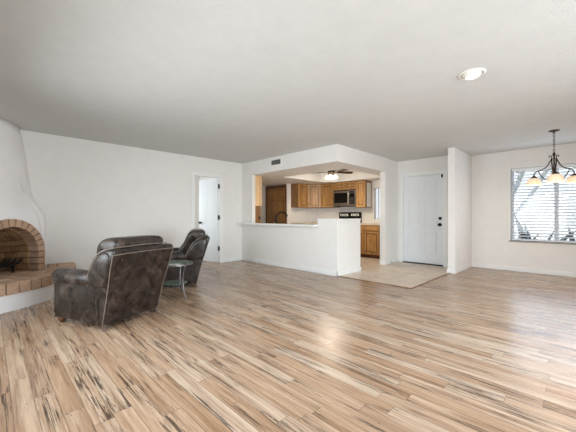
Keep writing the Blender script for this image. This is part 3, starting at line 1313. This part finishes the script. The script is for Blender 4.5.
ch = make_armchair('large brown leather armchair in front, its back to the viewer')
ch.location = (.947, 3.70, 0)
ch.rotation_euler = (0, 0, math.atan2(.922, -.388) - PI / 2)
c2 = copy_tree(ch)
c2['label'] = 'farther brown leather armchair, seen side-on near the open white door'
c2.location = (2.154, 4.775, 0)
c2.rotation_euler = (0, 0, math.atan2(.456, -.89) - PI / 2)

# ------------------------------------------------------------------ side table
st = thing('side_table', 'small round glass-topped metal side table between the armchairs', 'side table', (1.807, 3.99, 0), 0)
m = MB()
m.lathe([(.001, .452), (.222, .452), (.225, .456), (.225, .464), (.222, .468), (.001, .468)], seg=40)
m.build('glass_top', M['tableglass'], st, smooth='auto')
m = MB()
R = .228
m.loft([[((R + q) * math.cos(2 * PI * k / 40), (R + q) * math.sin(2 * PI * k / 40), z) for q, z in ((0, .448), (.007, .448), (.007, .470), (0, .470))] for k in range(40)], ring=True)
m.build('top_rim', M['tablemetal'], st, smooth='auto')
m = MB()
m.lathe([(.001, .195), (.16, .195), (.16, .203), (.001, .203)], seg=32)
sh = m.build('lower_shelf', M['tableglass'], st, smooth='auto')
m = MB()
m.loft([[((.155 + q) * math.cos(2 * PI * k / 32), (.155 + q) * math.sin(2 * PI * k / 32), z) for q, z in ((0, .182), (.015, .182), (.015, .195), (0, .195))] for k in range(32)], ring=True)
m.build('shelf_ring', M['iron'], sh, smooth='auto')
for k in range(3):
    a = math.radians(-78) + k * 2 * PI / 3
    ca, sa = math.cos(a), math.sin(a)
    m = MB()
    m.tube([(ca * q, sa * q, z) for q, z in [(p.x, p.y) for p in spline([(.212, .445, 0), (.178, .36, 0), (.164, .25, 0), (.17, .16, 0), (.195, .08, 0), (.232, .012, 0)], 5)]],
           .0105, 8)
    m.ball((ca * .236, sa * .236, .010), .014, sz=.7, u=10, v=6)
    m.build('leg', M['tablemetal'], st, smooth=True)

# ------------------------------------------------------------------ bar ledge, vent, plates, detector
m = MB()
m.prism([(XP - .17, 3.69), (XP - .014, 3.69), (XP - .014, 3.741), (XP + .14, 3.741), (XP + .14, 5.788), (XP, 5.788), (XP, YL), (XP - .17, YL)], 'z', .905, .942)
tag(m.build('bar_ledge', M['white'], bevel=.005), 'long white ledge on top of the kitchen half wall', 'ledge')

v = thing('air_vent', 'grey metal air vent grille high on the white soffit', 'vent', (XP, 4.92, 2.31))
m = MB()
a0, a1, b0, b1 = 4.755, 5.09, 2.245, 2.38
m.box(XP - .012, XP, a0, a1, b0, b0 + .014)
m.box(XP - .012, XP, a0, a1, b1 - .014, b1)
m.box(XP - .012, XP, a0, a0 + .014, b0 + .014, b1 - .014)
m.box(XP - .012, XP, a1 - .014, a1, b0 + .014, b1 - .014)
place(m.build('vent_frame', M['plate']), v)
m = MB()
m.box(XP - .003, XP - .001, a0 + .01, a1 - .01, b0 + .01, b1 - .01)
place(m.build('duct', M['duct']), v)
m = MB()
for k in range(17):
    y = a0 + .024 + k * .0179
    m.box(-.001, .001, -.006, .006, b0 + .013, b1 - .013, M4=Matrix.Translation((XP - .007, y, 0)) @ Matrix.Rotation(math.radians(40), 4, 'Z'))
place(m.build('louvre', M['ventfin']), v)

sd = thing('smoke_detector', 'round white smoke detector high on the left wall', 'smoke detector', (4.105, YL, 2.24))
m = MB()
m.lathe([(.078, 0), (.078, -.02), (.070, -.034), (.03, -.038), (.001, -.038)], seg=28, axis='y')
m.build('cover', M['plate'], sd, smooth='auto')
m = MB()
m.lathe([(.018, -.037), (.018, -.041), (.001, -.042)], seg=16, axis='y')
m.build('test_button', M['vinyl'], sd, smooth='auto')


def plate(name, label, x, y, z, kind):
    r = thing(name, label, 'wall plate', (x, y, z))
    m = MB()
    m.box(-.006, 0, -.036, .036, -.058, .058, .003)
    m.build('cover_plate', M['plate'], r)
    if kind == 'outlet':
        for dz in (-.024, .024):
            m = MB()
            m.box(-.0085, -.006, -.016, .016, dz - .014, dz + .014, .003)
            k = m.build('socket', M['plate'], r)
            m = MB()
            m.box(-.0092, -.0084, -.008, -.005, dz - .006, dz + .006)
            m.box(-.0092, -.0084, .005, .008, dz - .006, dz + .006)
            m.build('slot', M['slot'], k)
    else:
        m = MB()
        m.box(-.013, -.006, -.007, .007, -.014, .014, .002)
        m.build('toggle', M['plate'], r)
    return r


plate('wall_outlet', 'white outlet low on the dining wall below the window', XW, 1.195, .41, 'outlet')
plate('light_switch', 'white switch plate beside the kitchen opening, just above the ledge', XP, 5.95, 1.045, 'switch')
ds = thing('door_stop', 'tiny dark door stop on the baseboard by the entry', 'door stop', (6.66, YP + .017, .045))
m = MB()
m.lathe([(.012, 0), (.012, -.004), (.005, -.006), (.005, -.05), (.009, -.052), (.009, -.062), (.001, -.064)], seg=12, axis='y')
m.build('spring', M['black'], ds)

# ------------------------------------------------------------------ recessed ceiling lamp
rl = thing('recessed_light', 'lit round white recessed light in the living room ceiling', 'ceiling light', (3.22, .773, H))
m = MB()
m.lathe([(.114, 0), (.114, -.006), (.102, -.012), (.086, -.008), (.084, 0)], seg=40)
m.build('trim_ring', M['plate'], rl, smooth='auto')
m = MB()
m.lathe([(.080, -.001), (.078, -.014), (.068, -.026), (.054, -.032), (.050, -.026), (.050, -.002)], seg=36)
eb = m.build('eyeball', M['plate'], rl, smooth='auto')
m = MB()
m.lathe([(.001, -.036), (.022, -.036), (.036, -.031), (.046, -.022), (.046, -.004), (.001, -.004)], seg=30)
m.build('lens', M['lens'], rl, smooth='auto')['label'] = 'glowing lamp lens'
lamp('recessed_glow', 'SPOT', (3.22, .773, H - .05), 25, (1, .9, .78), size=.06).data.spot_size = 2.4

# ------------------------------------------------------------------ chandelier
CH = Vector((6.24, .374, 0))
cd = thing('chandelier', 'bronze three-arm chandelier with lit alabaster bowl shades by the dining window', 'chandelier', (CH.x, CH.y, H))
m = MB()
m.lathe([(.07, 0), (.07, -.006), (.058, -.014), (.03, -.022), (.012, -.03), (.008, -.045), (.001, -.046)], seg=28)
m.build('canopy', M['bronze'], cd, smooth='auto')
m = MB()
z = -.05
k = 0
while z > -.33:
    lo = []
    ax = Vector((1, 0, 0)) if k % 2 else Vector((0, 1, 0))
    pts = []
    for i in range(13):
        a = 2 * PI * i / 12
        pts.append(Vector((0, 0, z - .02)) + ax * (.011 * math.cos(a)) + Vector((0, 0, .026 * math.sin(a))))
    m.tube(pts, .0034, 6)
    z -= .041
    k += 1
m.build('chain', M['bronze'], cd)
m = MB()
m.lathe([(.001, -.335), (.008, -.34), (.014, -.355), (.022, -.37), (.02, -.385), (.012, -.40), (.01, -.46), (.011, -.64), (.018, -.66), (.026, -.68), (.03, -.70),
         (.02, -.72), (.012, -.74), (.016, -.76), (.02, -.775), (.012, -.79), (.001, -.80)], seg=16)
m.build('stem', M['bronze'], cd, smooth=True)
cam_dir = math.atan2(-CH.y, -CH.x)
for k in range(3):
    a = cam_dir + math.radians(3) + k * 2 * PI / 3
    ca, sa = math.cos(a), math.sin(a)

    def P(q, z):
        return (ca * q, sa * q, z)
    m = MB()
    m.tube([P(p.x, p.y) for p in spline([(.012, -.66, 0), (.03, -.50, 0), (.028, -.43, 0), (.05, -.47, 0), (.10, -.55, 0), (.16, -.585, 0), (.215, -.60, 0),
                                         (.262, -.625, 0), (.278, -.665, 0), (.278, -.70, 0)], 5)], .0085, 8)
    # curl at the top and a small scroll below
    m.tube([P(p.x, p.y) for p in spline([(.03, -.47, 0), (.034, -.40, 0), (.052, -.382, 0), (.066, -.395, 0), (.06, -.41, 0)], 5)], .006, 8)
    m.tube([P(p.x, p.y) for p in spline([(.015, -.70, 0), (.06, -.715, 0), (.11, -.745, 0), (.15, -.72, 0), (.19, -.66, 0), (.215, -.602, 0)], 5)], .007, 8)
    ar = m.build('arm', M['bronze'], cd, smooth=True)
    m = MB()
    c = P(.278, 0)
    m.lathe([(.012, -.675), (.03, -.69), (.046, -.702), (.05, -.712), (.012, -.712)], c, 20)
    m.build('shade_cap', M['bronze'], ar, smooth='auto')
    m = MB()
    m.lathe([(.036, -.706), (.060, -.718), (.080, -.742), (.093, -.775), (.099, -.805), (.106, -.822), (.101, -.824), (.093, -.806), (.087, -.776), (.075, -.746),
             (.06, -.723), (.034, -.712)], c, 28)
    s_ = m.build('shade', M['shade'], ar, smooth=True)
    s_['label'] = 'lit cream alabaster bowl shade'
    m = MB()
    m.ball((c[0], c[1], -.755), .026, sz=1.3, u=12, v=8)
    m.build('bulb', M['lens'], s_, smooth=True)
    lamp('chandelier_glow', 'POINT', (CH.x + c[0], CH.y + c[1], H - .84), 3, (1, .78, .52), size=.05)
m = MB()
m.tube([(.03 * math.cos(a_ / 10 * PI) + .0, .03 * math.sin(a_ / 10 * PI), -.80 - .004 * (a_ % 3)) for a_ in range(0, 21)], .006, 6)
m.tube(spline([(0, 0, -.79), (.02, 0, -.815), (0, .0, -.835), (-.02, 0, -.815), (0, 0, -.80)], 5), .005, 6)
m.build('finial', M['bronze'], cd)

# ------------------------------------------------------------------ kitchen: cabinets
def cab_front(parent, W, z0, z1, D, doors, drawer=0, handle_side=None, dmat='wood', rail=.055):
    """cabinet in local coordinates: width along x 0..W, front at y=0, body to y=D"""
    gap = .005
    zd1 = z1 - .012
    if drawer:
        zt = z1 - .02
        n = doors
        for k in range(n):
            a, b = W * k / n + gap * 2, W * (k + 1) / n - gap * 2
            m = MB()
            m.box(a, b, -.020, -.001, zt - drawer, zt, .004)
            m.build('drawer', M[dmat], parent)
        zd1 = zt - drawer - .022
    zd0 = z0 + .012
    for k in range(doors):
        a, b = W * k / doors + gap * 2.5, W * (k + 1) / doors - gap * 2.5
        m = MB()
        rl_ = min(rail, (b - a) * .24)
        m.box(a, a + rl_, -.022, -.001, zd0, zd1, .002)
        m.box(b - rl_, b, -.022, -.001, zd0, zd1, .002)
        m.box(a + rl_, b - rl_, -.022, -.001, zd0, zd0 + rl_, .002)
        m.box(a + rl_, b - rl_, -.022, -.001, zd1 - rl_, zd1, .002)
        m.mi = 1
        m.box(a + rl_ - .002, b - rl_ + .002, -.007, -.001, zd0 + rl_, zd1 - rl_)
        m.mi = 0
        m.box(a + rl_ + .018, b - rl_ - .018, -.019, -.008, zd0 + rl_ + .018, zd1 - rl_ - .018, .006)
        m.build('door', [M[dmat], M['woodtrim']], parent)


def wall_cabinet(label, loc, rz, W, z0, z1, D, doors, name='wall_cabinet', **kw):
    r = thing(name, label, 'cabinet', (loc[0], loc[1], 0), rz, 'knotty wood wall cabinets')
    m = MB()
    m.box(0, W, 0, D, z0, z1)
    m.build('body', M['woodside'], r)
    cab_front(r, W, z0, z1, D, doors, **kw)
    m = MB()
    m.box(0, W, -.024, 0, z1 - .010, z1 + .0)
    m.build('top_rail', M['woodtrim'], r)
    return r


def base_cabinet(label, loc, rz, W, D, doors, **kw):
    r = thing('base_cabinet', label, 'cabinet', (loc[0], loc[1], 0), rz, 'knotty wood base cabinets')
    m = MB()
    m.box(0, W, 0, D, .095, .872)
    m.build('body', M['wooddark'], r)
    m = MB()
    m.box(.0, W, .06, D, 0, .095)
    m.build('toe_kick', M['woodtrim'], r)
    cab_front(r, W, .095, .872, D, doors, drawer=.12, **kw)
    return r


# fronts facing -X: local x runs towards -Y
FX = -PI / 2
UZ0, UZ1 = 1.385, HS
xf = 7.45
r = wall_cabinet('narrow wall cabinet right of the microwave with window light painted on its end', (xf, 4.685, 0), FX, .31, 1.36, UZ1, XK - xf, 1)
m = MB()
m.box(.31, .314, .045, XK - xf - .05, 1.36 + .02, UZ1 - .06)  # thin white slab paints the window light on this end
m.build('lit_end', M['white'], r)['label'] = 'window light painted white on the cabinet end'
wall_cabinet('short two-door cabinet directly above the microwave', (xf, 5.45, 0), FX, .763, 1.885, UZ1, XK - xf, 2, rail=.05)
wall_cabinet('single-door wall cabinet directly left of the microwave', (xf, 5.968, 0), FX, .516, UZ0, UZ1, XK - xf, 1)
# diagonal corner cabinet
r = thing('corner_cabinet', 'angled corner wall cabinet with one narrow knotty door', 'cabinet', (7.15, 6.27, 0), math.atan2(-.30, .30))
m = MB()
inv = (Matrix.Translation((7.15, 6.27, 0)) @ Matrix.Rotation(math.atan2(-.30, .30), 4, 'Z')).inverted()
poly = [(7.152, 6.27), (xf, 5.972), (XK, 5.972), (XK, YK), (7.152, YK)]
lp = [inv @ Vector((a, b, 0)) for a, b in poly]
m.loft([[(p.x, p.y, UZ0) for p in lp], [(p.x, p.y, UZ1) for p in lp]])
m.build('body', M['woodside'], r)
cab_front(r, .422, UZ0, UZ1, .3, 1)
m = MB()
m.box(0, .422, -.024, 0, UZ1 - .010, UZ1)
m.build('top_rail', M['woodtrim'], r)
wall_cabinet('single-door wall cabinet at the left end of the run, next to the pantry', (6.70, 6.27, 0), 0, .448, UZ0, UZ1, YK - 6.27, 1)

# base cabinets with counters
xb = 7.14
base_cabinet('base cabinet seen past the half wall end, rightmost of the run', (xb, 4.243, 0), FX, .443, XK - xb, 1)
base_cabinet('base cabinet right beside the range, half hidden by the half wall', (xb, 4.688, 0), FX, .443, XK - xb, 1)
base_cabinet('base cabinet left of the range below the corner', (xb, 5.965, 0), FX, .509, XK - xb, 1)
base_cabinet('base cabinet under the counter next to the pantry', (6.70, 5.97, 0), 0, .42, YK - 5.97, 1)
m = MB()
m.box(xb - .03, XK, 3.785, 4.69, .872, .908, .005)
tag(m.build('countertop', M['counter']), 'short cream countertop right of the range under the kitchen window', 'countertop')
m = MB()
m.prism([(6.69, 5.94), (xb - .03, 5.94), (xb - .03, 5.456), (XK, 5.456), (XK, YK), (6.69, YK)], 'z', .872, .908)
tag(m.build('countertop', M['counter'], bevel=.005), 'cream corner countertop left of the range', 'countertop')
# sink run behind the half wall
for k, (ya, lab) in enumerate(((3.72, 'nearest the raised corner'), (4.42, 'below the sink faucet'), (5.12, 'at the wall end'))):
    base_cabinet('base cabinet behind the half wall ' + lab, (XP + .70, ya, 0), PI / 2, .69, .58, 2)
m = MB()
m.box(XP + .105, XP + .73, 3.71, 5.83, .872, .904, .004)
tag(m.build('countertop', M['counter']), 'cream sink countertop behind the white half wall', 'countertop')
# faucet
fc = thing('faucet', 'black gooseneck kitchen faucet rising behind the white ledge', 'faucet', (4.90, 5.29, .904), math.atan2(-.55, .83))
m = MB()
m.lathe([(.028, 0), (.028, .012), (.018, .02), (.018, .09), (.001, .092)], seg=18)
m.build('base', M['black'], fc, smooth='auto')
m = MB()
m.tube(spline([(0, 0, .05), (0, 0, .16), (.03, 0, .255), (.11, 0, .30), (.20, 0, .285), (.25, 0, .235)], 6), .017, 10)
m.tube([(.25, 0, .24), (.26, 0, .20)], .015, 10)
m.build('spout', M['black'], fc, smooth=True)
m = MB()
m.tube(spline([(-.01, .0, .06), (-.04, .0, .12), (-.035, 0, .19), (-.03, 0, .25)], 5), .012, 8)
m.ball((-.03, 0, .255), .018, u=10, v=8)
m.build('lever', M['black'], fc, smooth=True)

# wall cabinet just inside the opening; dark wood block below paints the shaded wall
tc = thing('opening_cabinet', 'pale wood cabinet end at the left edge of the kitchen opening', 'cabinet', (XP + .1, 5.87, 0))
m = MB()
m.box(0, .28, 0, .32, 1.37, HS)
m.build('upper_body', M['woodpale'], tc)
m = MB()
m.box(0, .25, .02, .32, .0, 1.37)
m.build('shaded_wall', M['woodside'], tc)
m = MB()
m.box(.19, .235, .012, .022, 1.03, 1.11, .003)
m.build('socket', M['black'], tc)['label'] = 'black outlet'

# pantry doors
pt = thing('pantry', 'tall dark wood double pantry doors at the left of the kitchen', 'pantry', (6.53, 7.55, 0), FX)
W = .96
m = MB()
for a, b, c, d in ((0, .07, 0, 2.10), (W - .05, W, 0, 2.10), (.07, W - .05, 1.985, 2.10)):
    m.box(a, b, -.03, 0, c, d)
m.box(-.0, W, -.036, -.03, 2.06, 2.10)
m.build('frame', M['woodtrim'], pt)
for a, b in ((.073, .488), (.494, W - .053)):
    m = MB()
    m.mi = 1
    m.box(a, b, -.012, 0, .02, 1.98)
    m.mi = 0
    for z0, z1 in ((.02, .05), (.85, .90), (1.62, 1.68), (1.95, 1.98)):
        m.box(a + .045, b - .045, -.026, -.01, z0, z1)
    for z0, z1 in ((.05, .85), (.90, 1.62), (1.68, 1.95)):
        m.box(a + .062, b - .062, -.024, -.010, z0 + .02, z1 - .02, .008)
    for s0, s1 in ((a, a + .045), (b - .045, b)):
        m.box(s0, s1, -.026, -.01, .02, 1.98)
    m.build('door', [M['wooddark'], M['woodtrim']], pt)

# microwave
mw = thing('microwave', 'stainless microwave mounted above the range', 'microwave', (7.385, 5.447, 0), FX)
W = .757
z0, z1 = 1.415, 1.883
m = MB()
m.box(0, W, .012, XK - 7.385, z0, z1, .004)
m.build('case', M['steel'], mw)
m = MB()
m.box(0, W * .745, -.012, .012, z0 + .03, z1 - .035, .004)
d_ = m.build('door', M['steel'], mw)
m = MB()
m.box(.045, W * .69, -.016, -.010, z0 + .085, z1 - .085, .004)
m.build('glass', M['blackglass'], d_)
m = MB()
m.tube([(W * .725, -.012, z0 + .07), (W * .725, -.045, z0 + .085), (W * .725, -.045, z1 - .09), (W * .725, -.012, z1 - .075)], .009, 8)
m.build('handle', M['steel'], d_)
m = MB()
m.box(W * .752, W - .012, -.012, .012, z0 + .045, z1 - .05, .003)
p_ = m.build('control_panel', M['blackglass'], mw)
for a in range(3):
    for b in range(4):
        m = MB()
        m.box(W * .78 + a * .045, W * .78 + a * .045 + .03, -.0135, -.011, z0 + .07 + b * .045, z0 + .095 + b * .045)
        m.build('button', M['slot'], p_)
m = MB()
m.box(W * .78, W - .04, -.0135, -.011, z1 - .115, z1 - .08)
m.build('display', M['slot'], p_)
m = MB()
m.box(0, W, -.004, .012, z1 - .03, z1, .002)
m.build('vent_strip', M['duct'], mw)
m = MB()
m.box(0.005, W - .005, -.002, .3, z0 - .012, z0)
m.build('underside', M['duct'], mw)

# range
rg = thing('range', 'white kitchen range with black control backguard under the microwave', 'range', (7.10, 5.447, 0), FX)
m = MB()
m.box(0, W, .02, .64, .03, .895, .004)
m.build('body', M['enamel'], rg)
m = MB()
m.box(0, W, -.005, .58, .895, .915, .004)
m.build('cooktop', M['blackglass'], rg)
m = MB()
m.box(0.0, W, .58, .65, .895, 1.235, .008)
m.build('backguard', M['blackglass'], rg)
for a, b in ((.05, .17), (.20, .33), (.44, .56), (.58, .70)):
    m = MB()
    m.box(a, b, .576, .582, 1.12, 1.185, .002)
    m.build('control_label', M['plate'], rg)['label'] = 'pale control label'
for x in (.11, .265, .50, .64):
    m = MB()
    m.lathe([(.02, .577), (.018, .555), (.001, .553)], (x, 0, 1.15), 14, 'y')
    m.build('knob', M['black'], rg, smooth='auto')
m = MB()
m.box(.02, W - .02, -.005, .022, .22, .80, .006)
d_ = m.build('oven_door', M['enamel'], rg)
m = MB()
m.tube([(.05, -.005, .76), (.05, -.045, .76), (W - .05, -.045, .76), (W - .05, -.005, .76)], .011, 8)
m.build('handle', M['black'], d_)
for x, y in ((.2, .16), (.55, .16), (.2, .42), (.55, .42)):
    m = MB()
    m.lathe([(.085, .916), (.085, .919), (.07, .919), (.07, .916)], (x, y, 0), 24)
    m.build('burner', M['iron'], rg)

# ceiling fan in the tray
fx, fy = 6.25, 4.67
fn = thing('ceiling_fan', 'dark-bladed ceiling fan with lit glass shades in the kitchen tray', 'ceiling fan', (fx, fy, H), .0)
m = MB()
m.lathe([(.065, 0), (.065, -.02), (.03, -.045), (.015, -.05), (.015, -.13), (.05, -.135), (.095, -.155), (.10, -.205), (.07, -.23), (.045, -.24), (.04, -.265), (.001, -.266)], seg=28)
m.build('motor', M['bronze'], fn, smooth='auto')
for k in range(5):
    a = math.radians(-30 + 72 * k)
    Rm = Matrix.Rotation(a, 4, 'Z') @ Matrix.Rotation(math.radians(-15), 4, 'X')
    m = MB()
    pts = [(.17, -.05), (.24, -.062), (.5, -.07), (.585, -.055), (.605, 0), (.585, .055), (.5, .07), (.24, .062), (.17, .05)]
    m.loft([[Rm @ Vector((x, y, -.003)) + Vector((0, 0, -.19)) for x, y in pts], [Rm @ Vector((x, y, .004)) + Vector((0, 0, -.19)) for x, y in pts]])
    bl_ = m.build('blade', M['fandark'], fn)
    m = MB()
    m.box(.08, .24, -.018, .018, -.008, -.002, M4=Matrix.Translation((0, 0, -.19)) @ Rm)
    m.build('blade_iron', M['bronze'], bl_)
for k in range(4):
    a = math.radians(20 + 90 * k)
    c = (.105 * math.cos(a), .105 * math.sin(a), 0)
    m = MB()
    m.tube([(0, 0, -.255), (c[0] * .6, c[1] * .6, -.255), (c[0], c[1], -.275)], .008, 8)
    ar = m.build('lamp_arm', M['bronze'], fn)
    m = MB()
    m.lathe([(.022, -.265), (.035, -.28), (.055, -.315), (.068, -.355), (.064, -.357), (.05, -.315), (.03, -.285), (.018, -.272)], c, 20)
    s_ = m.build('lamp_shade', M['bulb'], ar, smooth=True)
    s_['label'] = 'lit white glass shade'
    m = MB()
    m.ball((c[0], c[1], -.315), .022, u=10, v=8)
    m.build('bulb', M['lens'], s_, smooth=True)
lamp('fan_glow', 'POINT', (fx, fy, H - .46), 16, (1, .88, .72), size=.12)
lamp('fan_downlight', 'SPOT', (fx, fy, H - .47), 48, (1, .88, .72), size=.42).data.spot_size = math.radians(165)
